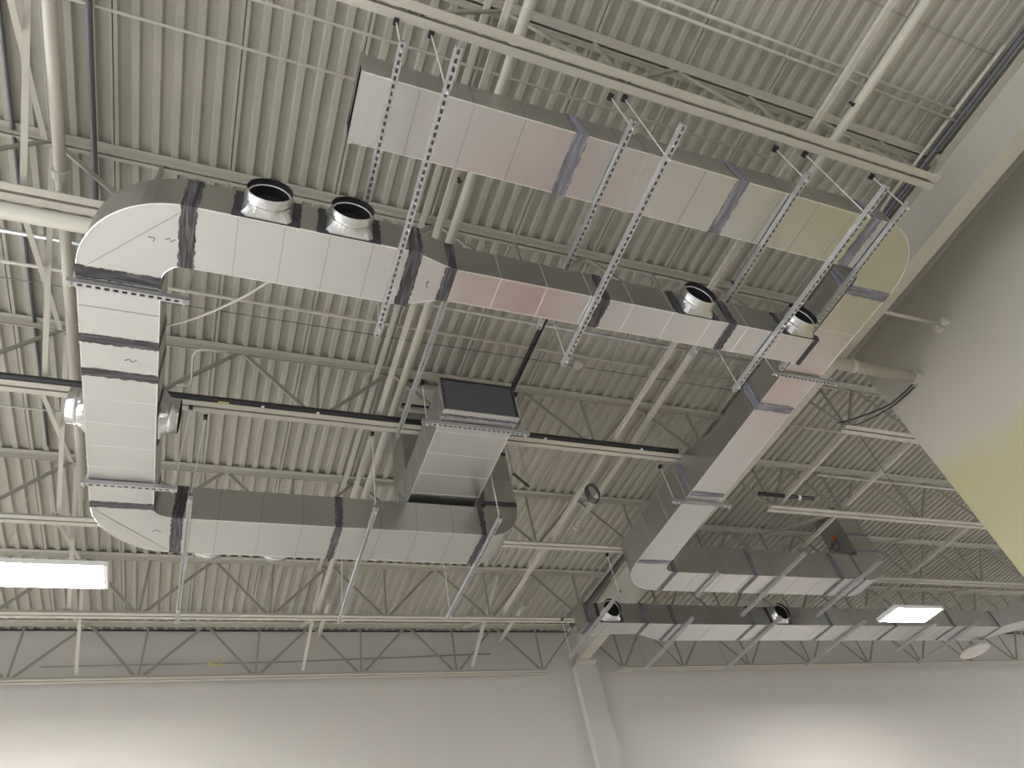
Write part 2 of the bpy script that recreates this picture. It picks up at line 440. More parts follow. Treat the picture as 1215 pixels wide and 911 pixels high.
def plan_elbow(parent, cx, cy, ro, ri, q, b, n=14, name='duct_elbow'):
    """radius elbow in plan; q=(start,end) angle in degrees, ro/ri=(rx,ry)"""
    rings = []
    for k in range(n + 1):
        t = math.radians(q[0] + (q[1] - q[0]) * k / n); c, s = math.cos(t), math.sin(t)
        o = (cx + ro[0] * c, cy + ro[1] * s); i = (cx + ri[0] * c, cy + ri[1] * s)
        rings.append([(o[0], o[1], b[0]), (i[0], i[1], b[0]), (i[0], i[1], b[1]), (o[0], o[1], b[1])])
    ob = MB().strip(rings, True).build(name, M_GALV, parent)
    for k in (0, 1): MB().tube([g[k] for g in rings], 0.004, 4).build('corner_seam', M_LSEAM, ob)
    return ob
def vert_elbow(parent, cx, cz, ro, ri, a, q=(-90, 0), n=12, name='vertical_elbow'):
    rings = []
    for k in range(n + 1):
        t = math.radians(q[0] + (q[1] - q[0]) * k / n); c, s = math.cos(t), math.sin(t)
        o = (cx + ro[0] * c, cz + ro[1] * s); i = (cx + ri[0] * c, cz + ri[1] * s)
        rings.append([(o[0], a[0], o[1]), (o[0], a[1], o[1]), (i[0], a[1], i[1]), (i[0], a[0], i[1])])
    return MB().strip(rings, True).build(name, M_GALV, parent)
def boot(parent, c, nrm, w=0.32, h=0.31, r=0.147, L=0.055, ring=0.075, sealed=True):
    """square-to-round take-off with an open collar; c on the duct face, nrm outward"""
    c = Vector(c); n = Vector(nrm).normalized(); u = Vector((0, 0, 1)); s = n.cross(u).normalized()
    N = 32
    def sq(k, W, Hh):
        a = 2 * math.pi * (k + 0.5) / N; x, y = math.cos(a), math.sin(a); f = 1 / max(abs(x), abs(y)); return x * f * W / 2, y * f * Hh / 2
    def ci(k, R):
        a = 2 * math.pi * (k + 0.5) / N; return R * math.cos(a), R * math.sin(a)
    P3 = lambda xy, d: c + s * xy[0] + u * xy[1] + n * d
    rings = [[P3(sq(k, w, h), 0.004) for k in range(N)], [P3(sq(k, w, h), 0.02) for k in range(N)]]
    for t in (0.35, 0.7, 1.0):
        rings.append([P3(((1 - t) * sq(k, w, h)[0] + t * ci(k, r)[0], (1 - t) * sq(k, w, h)[1] + t * ci(k, r)[1]), 0.02 + L * t) for k in range(N)])
    bt = MB().strip(rings, True).build('take_off_boot', M_BOOT, parent, smooth=False)
    d = 0.02 + L
    MB().strip([[P3(ci(k, r), d) for k in range(N)], [P3(ci(k, r + 0.006), d + 0.01) for k in range(N)], [P3(ci(k, r + 0.006), d + 0.022) for k in range(N)], [P3(ci(k, r), d + 0.03) for k in range(N)],
                [P3(ci(k, r), d + ring) for k in range(N)], [P3(ci(k, r - 0.003), d + ring) for k in range(N)]], True).build('collar', M_BOOT, bt, smooth=True)
    MB().strip([[P3(ci(k, r - 0.003), d + 0.030) for k in range(N)], [P3(ci(k, r - 0.018), d + 0.036) for k in range(N)], [P3(ci(k, r - 0.019), d + 0.030) for k in range(N)]], True).build('collar_stiffener', M_ROD, bt, smooth=True)
    MB().strip([[P3(ci(k, r - 0.004), d + ring - 0.004) for k in range(N)], [P3(ci(k, r - 0.004), d + 0.031) for k in range(N)]], True).build('inner_sleeve', M_INSIDE, bt)
    MB().strip([[P3(ci(k, r - 0.019), d + 0.030) for k in range(N)], [P3(ci(k, r - 0.019), d - 0.04) for k in range(N)]], True, cap1=True).build('collar_lining', M_INSIDE, bt)
    if sealed:
        mb = MB(); W = w / 2 + 0.055; Hh = h / 2
        def pp(x, y, dd=0.006): return c + s * x + u * y + n * dd
        for x0, x1 in ((-W, -w / 2 + 0.012), (w / 2 - 0.012, W)):
            n_ = 8; L_ = []; R_ = []
            for k in range(n_ + 1):
                y = -Hh + 2 * Hh * k / n_
                L_.append(pp(x0 + random.uniform(-.006, .006), y)); R_.append(pp(x1 + random.uniform(-.006, .006), y))
            mb.strip([L_, R_], closed=False)
        mb.strip([[pp(-W, -Hh - 0.012, 0.007), pp(W, -Hh - 0.012, 0.007)], [pp(-W, -Hh + 0.045, 0.022), pp(W, -Hh + 0.045, 0.022)]], closed=False)
        mb.build('sealant_patch', M_MASTIC, bt)
    return bt

# ---- duct A: the looping run with round take-offs
A = thing('supply_duct', (1.5, 4.5, 4.22), 'looping galvanized duct with round collars and dark sealant bands, filling the left side', 'duct')
zA = (4.22, 4.545)
zA2 = (4.22, 4.59)
yN = (2.58, 3.05); yS = (2.66, 2.94); xL = (-1.12, -0.62); yF = (5.87, 6.42)
section(A, 'x', -0.47, 0.99, yN, zA, pitch=0.30)
section(A, 'x', 0.99, 1.29, yN, zA, pitch=None, a2=yS, b2=zA, name='transition')
section(A, 'x', 1.29, 4.72, yS, zA, pitch=0.40, cap1=True, seam=M_LSEAM)
MB().box(4.70, 4.735, yS[0] - 0.012, yS[1] + 0.012, zA[0] - 0.012, zA[1] + 0.01).build('end_cap', M_MASTIC, A)
plan_elbow(A, -0.47, 3.22, (0.65, 0.64), (0.15, 0.17), (270, 180), zA)
section(A, 'y', 3.22, 3.80, xL, zA, pitch=0.3)
section(A, 'y', 3.80, 4.13, xL, zA, pitch=None, b2=zA2, name='transition')
section(A, 'y', 4.13, 5.75, xL, zA2, pitch=0.32, seam=M_LSEAM)
plan_elbow(A, -0.46, 5.75, (0.66, 0.67), (0.16, 0.12), (180, 90), zA2)
section(A, 'x', -0.46, 2.64, yF, zA2, pitch=0.42)
vert_elbow(A, 2.64, 4.63, (0.41, 0.41), (0.04, 0.04), yF)
# riser: square ring in plan
def riser(parent, x, y, z0, z1, name='riser', open_bottom=True):
    mb = MB(); ring = lambda z: [(x[0], y[0], z), (x[1], y[0], z), (x[1], y[1], z), (x[0], y[1], z)]
    mb.strip([ring(z0), ring(z1)], True)
    n = int((z1 - z0) / 0.4)
    for i in range(1, n + 1):
        z = z0 + i * (z1 - z0) / (n + 1); e = 0.003
        ring2 = lambda zz, ee: [(x[0] - ee, y[0] - ee, zz), (x[1] + ee, y[0] - ee, zz), (x[1] + ee, y[1] + ee, zz), (x[0] - ee, y[1] + ee, zz)]
        mb.strip([ring2(z - .004, 0), ring2(z - .004, e), ring2(z + .004, e), ring2(z + .004, 0)], True)
    return mb.build(name, M_GALV, parent)
def hband(parent, x, y, z, w, material=None):
    e = 0.004; r0 = []; r1 = []
    base = [(x[0] - e, y[0] - e), (x[1] + e, y[0] - e), (x[1] + e, y[1] + e), (x[0] - e, y[1] + e)]
    for i in range(4):
        p, q = Vector(base[i]), Vector(base[(i + 1) % 4])
        for k in range(7):
            t = p.lerp(q, k / 7); r0.append((t.x, t.y, z - w / 2 + random.uniform(-.008, .008))); r1.append((t.x, t.y, z + w / 2 + random.uniform(-.008, .008)))
    return MB().strip([r0, r1], True).build('sealant_band', material or M_MASTIC, parent)
riser(A, (2.68, 3.05), yF, 4.63, H - 0.01)
hband(A, (2.68, 3.05), yF, 4.66, 0.06)
hband(A, (2.68, 3.05), yF, 5.42, 0.04)
for s in (-0.47, 1.00, 1.29): band(A, 'x', s, yN if s < 1.2 else (2.655, 2.95), zA, 0.10)
MB().box(1.325, 1.35, 2.65, 2.95, 4.21, 4.555).build('joint_flange', M_GALV, A)
for s in (2.56, 3.80): band(A, 'x', s, yS, zA, 0.085)
for s, w in ((3.22, 0.09), (3.80, 0.075)): band(A, 'y', s, xL, zA, w)
for s, w in ((4.13, 0.075), (5.73, 0.075)): band(A, 'y', s, xL, zA2, w)
for s, w in ((-0.42, 0.10), (1.05, 0.075), (2.60, 0.06)): band(A, 'x', s, yF, zA2, w)
for x in (-0.01, 0.53): boot(A, (x, 2.58, 4.375), (0, -1, 0))
for x in (3.44, 4.54): boot(A, (x, 2.66, 4.375), (0, -1, 0), w=0.30)
boot(A, (-1.12, 4.70, 4.40), (-1, 0, 0)); boot(A, (-0.62, 4.70, 4.40), (1, 0, 0))
for x in (-0.12, 0.52): boot(A, (x, 6.42, 4.38), (0, 1, 0), sealed=False)
# faint pencil mark on the first elbow, shop marks on the fittings
def scribble(parent, pts, material=M_BLACK, r=0.0022):
    MB().tube(pts, r, 4).build('pen_mark', material, parent)
z = 4.217
scribble(A, [(-0.70, 2.86, z), (-0.66, 2.86, z), (-0.67, 2.89, z)]); scribble(A, [(-0.60, 2.86, z), (-0.575, 2.84, z), (-0.565, 2.87, z), (-0.54, 2.845, z)])
scribble(A, [(1.13, 2.82, z), (1.15, 2.80, z), (1.14, 2.85, z), (1.16, 2.86, z)]); scribble(A, [(-0.84, 3.97, z), (-0.81, 3.95, z), (-0.79, 3.98, z), (-0.76, 3.95, z)])
scribble(A, [(-0.62, 6.09, z), (-0.58, 6.07, z), (-0.55, 6.10, z)])
for a_, b_ in (((-1.09, 3.20), (-0.50, 2.62)), ((-1.10, 5.80), (-0.5, 6.38))):
    MB().bar((a_[0], a_[1], 4.2185), (b_[0], b_[1], 4.2185), 0.005, 0.002).build('stiffening_crease', M_SEAM, A)

# ---- return box and its riser
Hd = thing('return_air_duct', (2.18, 5.4, 4.65), 'galvanized box duct with a dark mesh screen on its near end, rising to the roof', 'duct')
hx = (1.80, 2.56); hz = (4.65, 5.075)
section(Hd, 'y', 4.47, 6.42, hx, hz, pitch=0.33, cap1=True, seam=M_LSEAM)
flange(Hd, 'y', 4.50, hx, hz, 0.03, 0.012, M_GALV, 'screen_frame')
MB().box(hx[0] + .012, hx[1] - .012, 4.478, 4.486, hz[0] + .012, hz[1] - .012).build('mesh_screen', M_SCREEN, Hd)
riser(Hd, (1.80, 2.56), (5.93, 6.42), 5.075, H - 0.01)
MB().strip([rect_ring('y', 6.30, hx[0] - .003, hx[1] + .003, hz[0] - .003, hz[1] + .003), rect_ring('y', 5.93, hx[0] - .003, hx[1] + .003, hz[0] - .003, hz[0] + .0)], True).build('sealant_band', M_GREYSEAL, Hd)
band(Hd, 'y', 4.66 - 0.10, hx, hz, 0.03, M_GREYSEAL)
# roof curb beside the riser
cu = thing('roof_curb', (2.15, 5.75, 6.0), 'dark-edged roof opening frame above the screened box', 'roof curb')
MB().box(1.72, 2.62, 5.50, 5.56, 6.0, 6.09).box(1.72, 2.62, 5.86, 5.92, 6.0, 6.09).box(1.72, 1.78, 5.56, 5.86, 6.0, 6.09).box(2.56, 2.62, 5.56, 5.86, 6.0, 6.09).build('curb_frame', M_STEEL, cu)
MB().box(1.78, 2.56, 5.56, 5.80, 6.03, 6.09).build('curb_plate', M_STEEL, cu)
MB().box(1.78, 2.56, 5.80, 5.86, 6.05, 6.09).build('curb_opening', M_BLACK, cu)

# ---- duct B: overhead run, long leg beside the girder, far run and riser
B = thing('supply_duct', (5.5, 4.5, 4.68), 'galvanized duct open at its upper left end, turning to run along beside the girder', 'duct')
zB = (4.68, 5.0); zB2 = (4.68, 5.14); yB = (1.63, 2.11); xB = (5.15, 5.62); xB2 = (5.20, 5.71); yB3 = (7.13, 7.60)
section(B, 'x', 0.44, 5.00, yB, zB, pitch=0.40)
MB().strip([rect_ring('x', 0.445, yB[0] + .004, yB[1] - .004, zB[0] + .004, zB[1] - .004), rect_ring('x', 0.9, yB[0] + .004, yB[1] - .004, zB[0] + .004, zB[1] - .004)], True, cap1=True).build('duct_lining', M_INSIDE, B)
flange(B, 'x', 0.445, yB, zB, 0.015, 0.010, M_GALV)
flange(B, 'x', 0.52, yB, zB, 0.006, 0.006, M_GALV)
flange(B, 'x', 2.60, yB, zB, 0.028, 0.012, M_GALV)
plan_elbow(B, 5.00, 2.26, (0.62, 0.63), (0.15, 0.15), (-90, 0), zB)
def xw(y):
    t = min(1, max(0, (y - 3.9) / 3.0)); return (5.15 + 0.06 * t, 5.62 + 0.09 * t)
section(B, 'y', 2.26, 3.90, xB, zB, pitch=0.55, seam=M_LSEAM)
section(B, 'y', 3.90, 4.70, xB, zB, pitch=None, a2=xw(4.7))
section(B, 'y', 4.70, 5.05, xw(4.7), zB, pitch=None, a2=xw(5.05), b2=zB2, name='transition')
section(B, 'y', 5.05, 6.95, xw(5.05), zB2, pitch=0.48, seam=M_LSEAM, a2=xB2)
plan_elbow(B, 5.87, 6.95, (0.67, 0.65), (0.16, 0.18), (180, 90), zB2)
section(B, 'x', 5.87, 9.55, yB3, zB2, pitch=0.48)
vert_elbow(B, 9.60, 5.22, (0.56, 0.54), (0.10, 0.08), yB3)
section(B, 'x', 9.55, 9.60, yB3, zB2, pitch=None)
riser(B, (9.70, 10.16), yB3, 5.22, H - 0.01)
for s in (2.02, 3.46, 4.88): band(B, 'x', s, yB, zB, 0.11, M_TAPE, 0.008, 'violet-grey sealant band')
for s in (2.33, 3.90): band(B, 'y', s, xB, zB, 0.10, M_TAPE, 0.008, 'violet-grey sealant band')
for s in (5.42, 6.90): band(B, 'y', s, xw(s), zB2, 0.08, M_TAPE, 0.006, 'violet-grey sealant band')
for s in (5.93, 7.36, 9.03): band(B, 'x', s, yB3, zB2, 0.08, M_GREYSEAL, 0.006)
band(B, 'x', 9.50, yB3, zB2, 0.05, M_GREYSEAL, 0.006)
hband(B, (9.70, 10.16), yB3, 5.24, 0.05, M_GREYSEAL); hband(B, (9.70, 10.16), yB3, 5.56, 0.05, M_GREYSEAL)

# ---- duct C: the far run crossing under the girder
C_ = thing('supply_duct', (9.5, 8.7, 4.6), 'straight galvanized duct nearest the far wall, passing under the girder to the right edge', 'duct')
zC = (4.60, 4.93); yC1 = (8.40, 8.72); yC = (8.42, 8.93)
section(C_, 'x', 5.10, 6.12, yC1, zC, pitch=0.5, cap0=True)
section(C_, 'x', 6.12, 6.62, yC1, zC, pitch=None, a2=yC, name='transition')
section(C_, 'x', 6.62, 14.05, yC, zC, pitch=0.75)
# angled offset towards the viewer, then straight
def skew(parent, p, q, y, z, name):
    d = q[0] - p[0]
    MB().strip([[(p[0], y[0] + p[1], z[0]), (p[0], y[1] + p[1], z[0]), (p[0], y[1] + p[1], z[1]), (p[0], y[0] + p[1], z[1])],
                [(q[0], y[0] + q[1], z[0]), (q[0], y[1] + q[1], z[0]), (q[0], y[1] + q[1], z[1]), (q[0], y[0] + q[1], z[1])]], True).build(name, M_GALV, parent)
skew(C_, (14.05, 0), (15.2, -0.75), yC, zC, 'angled_offset')
skew(C_, (15.2, -0.75), (18.5, -0.75), yC, zC, 'duct_section')
for s, a_ in ((5.16, yC1), (6.12, yC1), (6.64, yC), (8.15, yC), (9.80, yC), (11.3, yC), (12.8, yC), (14.05, yC)): band(C_, 'x', s, a_, zC, 0.075, M_GREYSEAL, 0.006)
boot(C_, (5.50, 8.40, 4.77), (0, -1, 0), h=0.30); boot(C_, (8.72, 8.42, 4.77), (0, -1, 0), h=0.30)
boot(C_, (5.35, 8.72, 4.76), (0, 1, 0), h=0.30, sealed=False)
MB().box(5.085, 5.10, 8.40 - .01, 8.73, 4.59, 4.94).build('end_cap', M_GALV, C_)

# ------------------------------------------------------------------ strut trapeze hangers
_strut = {}
def strut_mesh(L):
    """slotted channel, open side up under an added lid, 41 mm wide, centred, along local Y"""
    k = round(L, 3)
    if k in _strut: return _strut[k]
    mb = MB(); w, h, t = 0.041, 0.040, 0.0025
    n = max(3, int(L / 0.05)); p = L / n; sl = 0.030; sw = 0.0185
    mb.box(-w / 2, -sw / 2, -L / 2, L / 2, 0, t); mb.box(sw / 2, w / 2, -L / 2, L / 2, 0, t)
    for i in range(n + 1):
        a = -L / 2 + (i - 0.5) * p + sl / 2; b_ = -L / 2 + (i + 0.5) * p - sl / 2
        mb.box(-sw / 2, sw / 2, max(a, -L / 2), min(b_, L / 2), 0, t)
    mb.box(-w / 2, -w / 2 + t, -L / 2, L / 2, t, h); mb.box(w / 2 - t, w / 2, -L / 2, L / 2, t, h)
    mb.box(-w / 2 + t, -w / 2 + 0.011, -L / 2, L / 2, h - t, h); mb.box(w / 2 - 0.011, w / 2 - t, -L / 2, L / 2, h - t, h)
    mb.box(-w / 2, w / 2, -L / 2, L / 2, h, h + 0.002)  # lid added over the channel so the slots look dark
    me = bpy.data.meshes.new('strut_channel')
    me.from_pydata(mb.v, [], mb.f); me.update(); me.materials.append(M_ZINC)
    _strut[k] = me; return me
def hanger(p, q, z, rods, label, ztop=5.19, group='strut trapeze hangers', twin=False):
    """p,q plan end points; z top of the strut; rods = distances from p"""
    p = Vector((p[0], p[1], 0)); q = Vector((q[0], q[1], 0)); L = (q - p).length; d = (q - p).normalized()
    mid = (p + q) / 2
    t = thing('strut_hanger', (mid.x, mid.y, z - 0.045), label, 'hanger', group)
    ang = math.atan2(-d.x, d.y)
    ch = bpy.data.objects.new('strut_channel', strut_mesh(L)); col.objects.link(ch); ch.parent = t
    ch.rotation_euler = (0, 0, ang)
    for r in rods:
        c = p + d * r
        zt = ztop
        MB().tube([(c.x, c.y, z - 0.075), (c.x, c.y, zt + 0.0)], 0.0055 if zt < 6 else 0.004, 6).build('threaded_rod', M_ROD if zt < 6 else M_SEAM, t)
        MB().tube([(c.x, c.y, z - 0.057), (c.x, c.y, z - 0.047)], 0.013, 6).box(c.x - .018, c.x + .018, c.y - .018, c.y + .018, z - 0.047, z - 0.045).build('nut_and_washer', M_ZINC, t)
        if zt < 6: MB().box(c.x - .018, c.x + .018, c.y - .026, c.y + .026, zt - 0.012, zt + 0.02).tube([(c.x, c.y, zt - .03), (c.x, c.y, zt - .012)], 0.012, 6).build('beam_clamp', M_BLACK, t)
    return t
zb_, za_ = 4.676, 4.216
hanger((0.635, 1.37), (0.65, 3.36), zb_, (0.05, 1.93), 'slotted strut under the open end of the overhead duct, leftmost strut there')
hanger((0.885, 1.17), (0.885, 3.36), za_, (0.26, 2.10), 'long slotted strut under both parallel ducts, second from the left')
hanger((2.33, 1.42), (2.34, 3.36), zb_, (0.05, 1.87), 'slotted strut just left of the long middle strut, under the open-ended duct')
hanger((2.44, 1.21), (2.47, 3.36), za_, (0.24, 2.08), 'long slotted strut under both parallel ducts, in the middle of the view')
hanger((3.94, 1.42), (3.97, 3.37), zb_, (0.05, 1.87), 'slotted strut under the overhead duct between the last two round collars')
hanger((4.24, 1.20), (4.24, 3.35), za_, (0.24, 2.08), 'long slotted strut crossing in front of the rightmost round collar')
hanger((5.03, 1.40), (5.05, 3.35), zb_, (0.05, 1.88), 'slotted strut under the overhead elbow next to the girder')
hanger((-1.17, 3.30), (-0.43, 3.31), za_, (0.03, 0.71), 'short slotted strut across the left duct leg, below the large elbow', 5.19)
hanger((-1.17, 5.40), (-0.43, 5.40), za_, (0.03, 0.71), 'short slotted strut across the left duct leg, above the lower elbow', 5.19)
hanger((4.98, 3.41), (5.86, 3.41), zb_, (0.04, 0.84), 'short slotted strut across the long duct leg beside the girder, nearer one')
hanger((4.98, 5.56), (5.86, 5.56), zb_, (0.04, 0.84), 'short slotted strut across the long duct leg beside the girder, farther one')
hanger((-0.32, 5.47), (-0.35, 7.72), za_, (0.05, 1.95), 'slotted strut under the lower left duct run, leftmost of three')
hanger((1.34, 5.46), (1.38, 7.68), za_, (0.05, 2.02), 'slotted strut under the lower left duct run, middle of three')
hanger((2.65, 5.50), (2.67, 7.58), za_, (0.03, 1.95), 'slotted strut under the vertical elbow, rightmost of three')
hanger((6.61, 7.03), (6.61, 7.68), zb_, (0.03, 0.62), 'short slotted strut under the far right duct run, leftmost of three', 6.08)
hanger((7.76, 6.45), (7.80, 8.22), zb_, (0.04, 1.72), 'slotted strut under the far right duct run, middle of three', 6.08)
hanger((9.31, 6.52), (9.33, 8.20), zb_, (0.04, 1.63), 'slotted strut under the elbow of the small riser', 6.08)
zc_ = 4.596
for a_, b_, l in [((5.19, 7.48), (5.24, 9.42), 'slotted strut near the column under the far duct, leftmost of six'),
                  ((6.80, 8.16), (6.86, 9.88), 'slotted strut under the far duct, second from the left'),
                  ((8.47, 8.12), (8.53, 9.88), 'slotted strut under the far duct in front of the lone round collar'),
                  ((10.36, 8.18), (10.32, 9.86), 'slotted strut under the far duct, left of the lit lamp'),
                  ((12.12, 8.25), (12.10, 9.32), 'slotted strut under the far duct, just right of the lit lamp'),
                  ((13.17, 8.14), (13.19, 9.84), 'slotted strut under the far duct, rightmost of six')]:
    L = math.hypot(b_[0] - a_[0], b_[1] - a_[1])
    hanger(a_, b_, zc_, (0.05, L - 0.05), l, 5.19 if a_[0] < 6 else 6.08)
# struts above the return box
hanger((1.60, 3.28), (1.60, 5.45), 5.175, (), 'slotted strut hung between two joists left of the screened box')
dk = hanger((2.62, 3.28), (2.62, 4.62), 5.175, (), 'shade-darkened strut hung from the joists, running to the top corner of the screened box')
ch = dk.children[0]; ch.data = ch.data.copy(); ch.data.materials[0] = M_BLACK; ch['label'] = 'channel coloured black for shade'  # shade on this strut is put into a black material
hanger((1.62, 4.66), (2.74, 4.66), 4.646, (0.05, 1.07), 'slotted strut under the screened box carrying its front end', 5.17)

# ------------------------------------------------------------------ pipes and conduits
def pipe(name, pts, r, material, label, cat='pipe', group=None, seg=12, parts=()):
    c = pts[len(pts) // 2]
    t = thing(name, c, label, cat, group)
    MB().tube(pts, r, seg).build('pipe_run', material, t, smooth=True)
    for pn, a, b_, rr, mm in parts:
        MB().tube([a, b_], rr, seg).build(pn, mm, t, smooth=False)
    return t
pipe('sprinkler_pipe', [(-1.55, -2, 5.6), (-1.55, 7.5, 5.6)], 0.045, M_PIPE, 'fat cream pipe running away along the left edge above the duct', group='sprinkler pipes',
     parts=[('coupling', (-1.55, 3.33, 5.6), (-1.55, 3.40, 5.6), 0.062, M_PIPE), ('drop_pipe', (-1.55, 3.54, 5.56), (-1.55, 3.54, 5.25), 0.045, M_PIPE), ('drop_coupling', (-1.55, 3.54, 5.50), (-1.55, 3.54, 5.44), 0.062, M_PIPE), ('lower_coupling', (-1.55, 3.54, 5.33), (-1.55, 3.54, 5.27), 0.066, M_PIPE)])
pipe('sprinkler_main', [(-6, 3.52, 5.19), (7.6, 3.52, 5.19)], 0.068, M_PIPE, 'fat cream main crossing from the left edge, under the girder and into the right wall',
     parts=[('wall_collar', (7.50, 3.52, 5.19), (7.60, 3.52, 5.19), 0.082, M_PIPE), ('coupling', (6.50, 3.52, 5.19), (6.56, 3.52, 5.19), 0.082, M_PIPE)])
pipe('sprinkler_pipe', [(1.60, -2, 5.6), (1.60, 7.3, 5.6)], 0.045, M_PIPE, 'fat cream pipe running away left of the middle, beside the bridging bars', group='sprinkler pipes',
     parts=[('coupling', (1.60, 1.42, 5.6), (1.60, 1.50, 5.6), 0.06, M_PIPE)])
pipe('sprinkler_pipe', [(4.77, -2, 5.6), (4.77, 7.46, 5.6)], 0.045, M_PIPE, 'fat cream pipe running away between the middle of the view and the girder', group='sprinkler pipes',
     parts=[('coupling', (4.77, 1.38, 5.6), (4.77, 1.46, 5.6), 0.06, M_PIPE), ('end_cap', (4.77, 7.42, 5.6), (4.77, 7.48, 5.6), 0.057, M_PIPE)])
pipe('pipe_stub', [(4.76, 9.65, 5.6), (4.76, 10.95, 5.6)], 0.035, M_PIPE, 'short cream pipe stub before the far wall, nearer the column', group='pipe stubs', parts=[('end_flange', (4.76, 9.63, 5.6), (4.76, 9.67, 5.6), 0.06, M_PIPE), ('hanger_rod', (4.76, 10.1, 5.6), (4.76, 10.1, H + .02), 0.006, M_STEEL)])
pipe('pipe_stub', [(1.60, 9.65, 5.6), (1.60, 10.75, 5.6)], 0.035, M_PIPE, 'short cream pipe stub before the far wall, left of the middle', group='pipe stubs', parts=[('end_flange', (1.60, 9.63, 5.6), (1.60, 9.67, 5.6), 0.06, M_PIPE), ('hanger_rod', (1.60, 10.1, 5.6), (1.60, 10.1, H + .02), 0.006, M_STEEL)])
clips = [('pipe_clip', (x, 5.315, 5.232), (x + 0.03, 5.315, 5.232), 0.038, M_WHITE) for x in (0.18, 0.72, 3.05, 3.3, 4.6)]
pipe('gas_pipe', [(-6, 5.30, 5.237), (5.15, 5.30, 5.237)], 0.032, M_BLACK, 'black pipe running along the bottom chord above the screened box', parts=clips + [('yellow_marker', (-0.22, 5.315, 5.232), (-0.12, 5.315, 5.232), 0.036, M_YELLOW)])
pipe('gas_pipe', [(7.0, 6.05, 5.325), (8.0, 6.05, 5.325)], 0.03, M_BLACK, 'short black pipe length just right of the girder', parts=[('pipe_clip', (7.7, 6.05, 5.325), (7.74, 6.05, 5.325), 0.04, M_WHITE)])

def conduit(pts, r, material, label, group='conduits'):
    c = pts[len(pts) // 2]
    o = MB().tube(pts, r, 8).build('conduit', material, base=c, smooth=True)
    return tag(o, label, 'conduit', group)
conduit([(-1.40, -1, 5.97), (-1.40, 7.2, 5.97)], 0.024, M_CONDUIT, 'thick blue-grey conduit under the deck at the left, beside the fat pipe')
conduit([(-1.71, -1, 6.08), (-1.71, 7.2, 6.08)], 0.016, M_CONDUIT, 'thin blue-grey conduit under the deck at the left, on a rib')
conduit([(-2.00, -1, 6.08), (-2.00, 7.2, 6.08)], 0.016, M_CONDUIT, 'dark thin conduit under the deck at the far left corner')
conduit([(-5, 2.17, 6.0), (3.4, 2.17, 6.0)], 0.013, M_PIPE, 'thin cream conduit passing above the open end of the overhead duct', 'thin cross conduits')
conduit([(-5, 1.80, 6.0), (4.6, 1.80, 6.0)], 0.013, M_PIPE, 'thin cream conduit just before the overhead duct, crossing the bay', 'thin cross conduits')
conduit([(1.5, 0.84, 6.0), (6.30, 0.84, 6.0)], 0.015, M_PIPE, 'thin cream conduit in the top right bay, upper of a pair', 'thin cross conduits')
conduit([(1.5, 0.92, 6.0), (6.30, 0.92, 5.99)], 0.015, M_PIPE, 'thin cream conduit in the top right bay, lower of a pair', 'thin cross conduits')
conduit([(-5, 4.21, 5.9), (6.3, 4.21, 5.9)], 0.020, M_CONDLIGHT, 'silver conduit crossing the whole bay just beyond the collar-fitted duct', 'thin cross conduits')
conduit([(-5, 4.62, 6.02), (6.3, 4.66, 6.02)], 0.017, M_PIPE, 'cream conduit under the deck, before the joist with the black pipe', 'thin cross conduits')
conduit([(-5, 4.80, 6.0), (6.3, 4.80, 6.0)], 0.0045, M_CONDUIT, 'thin black cable stretched under the deck before the joist with the black pipe', 'thin cross conduits')
conduit([(-5, 6.55, 6.02), (-0.9, 6.55, 6.02)], 0.010, M_CONDLIGHT, 'thin light conduit behind the left duct leg', 'thin cross conduits')
conduit([(7.0, 5.30, 6.02), (16, 5.30, 6.02)], 0.016, M_PIPE, 'cream conduit in the right bay nearest the wall edge', 'thin cross conduits')
conduit([(7.8, 5.62, 5.4), (12, 5.62, 5.4)], 0.016, M_PIPE, 'cream conduit in the right bay crossing below the deck', 'thin cross conduits')
conduit([(6.20, 0.2, 6.0), (6.20, 1.8, 6.0), (6.25, 2.2, 6.0), (6.25, 11, 6.0)], 0.018, M_PIPE, 'cream conduit hugging the girder under the deck')
conduit([(6.30, -3, 5.99), (6.30, 11, 5.99)], 0.03, M_CONDUIT, 'dark conduit pressed against the girder top')
conduit([(-2.2, 11.38, 5.47), (1.08, 11.38, 5.50), (4.75, 11.38, 5.61)], 0.012, M_SHADESTEEL, 'long thin conduit along the far wall behind the last joist')
conduit([(6.35, 2.87, 5.42), (7.59, 2.87, 5.43)], 0.022, M_PIPE, 'thin cream conduit from the girder to the box on the right wall')
bx = thing('junction_box', (7.57, 2.88, 5.43), 'small double junction box on the right wall at the conduit end', 'box')
MB().box(7.53, 7.6, 2.79, 2.86, 5.39, 5.47).build('box_body', M_COLUMN, bx); MB().box(7.53, 7.6, 2.88, 2.97, 5.39, 5.47).build('box_body', M_COLUMN, bx)
def cable(pts, r, material, label, name='cable'):
    c = pts[0]
    cu_pts = []
    P_ = [Vector(p) for p in pts]
    for i in range(len(P_) - 1):
        p0 = P_[max(i - 1, 0)]; p1 = P_[i]; p2 = P_[i + 1]; p3 = P_[min(i + 2, len(P_) - 1)]
        for k in range(6):
            t = k / 6
            cu_pts.append(0.5 * ((2 * p1) + (p2 - p0) * t + (2 * p0 - 5 * p1 + 4 * p2 - p3) * t * t + (3 * p1 - p0 - 3 * p2 + p3) * t ** 3))
    cu_pts.append(P_[-1])
    o = MB().tube(cu_pts, r, 6).build(name, material, base=c, smooth=True)
    return tag(o, label, 'cable')
cable([(-0.62, 3.80, 4.46), (-0.38, 3.62, 4.42), (-0.10, 3.40, 4.45), (0.12, 3.2, 4.5), (0.4, 3.1, 4.6)], 0.010, M_CABLE, 'white cable curving between the left duct leg and the collar-fitted run')
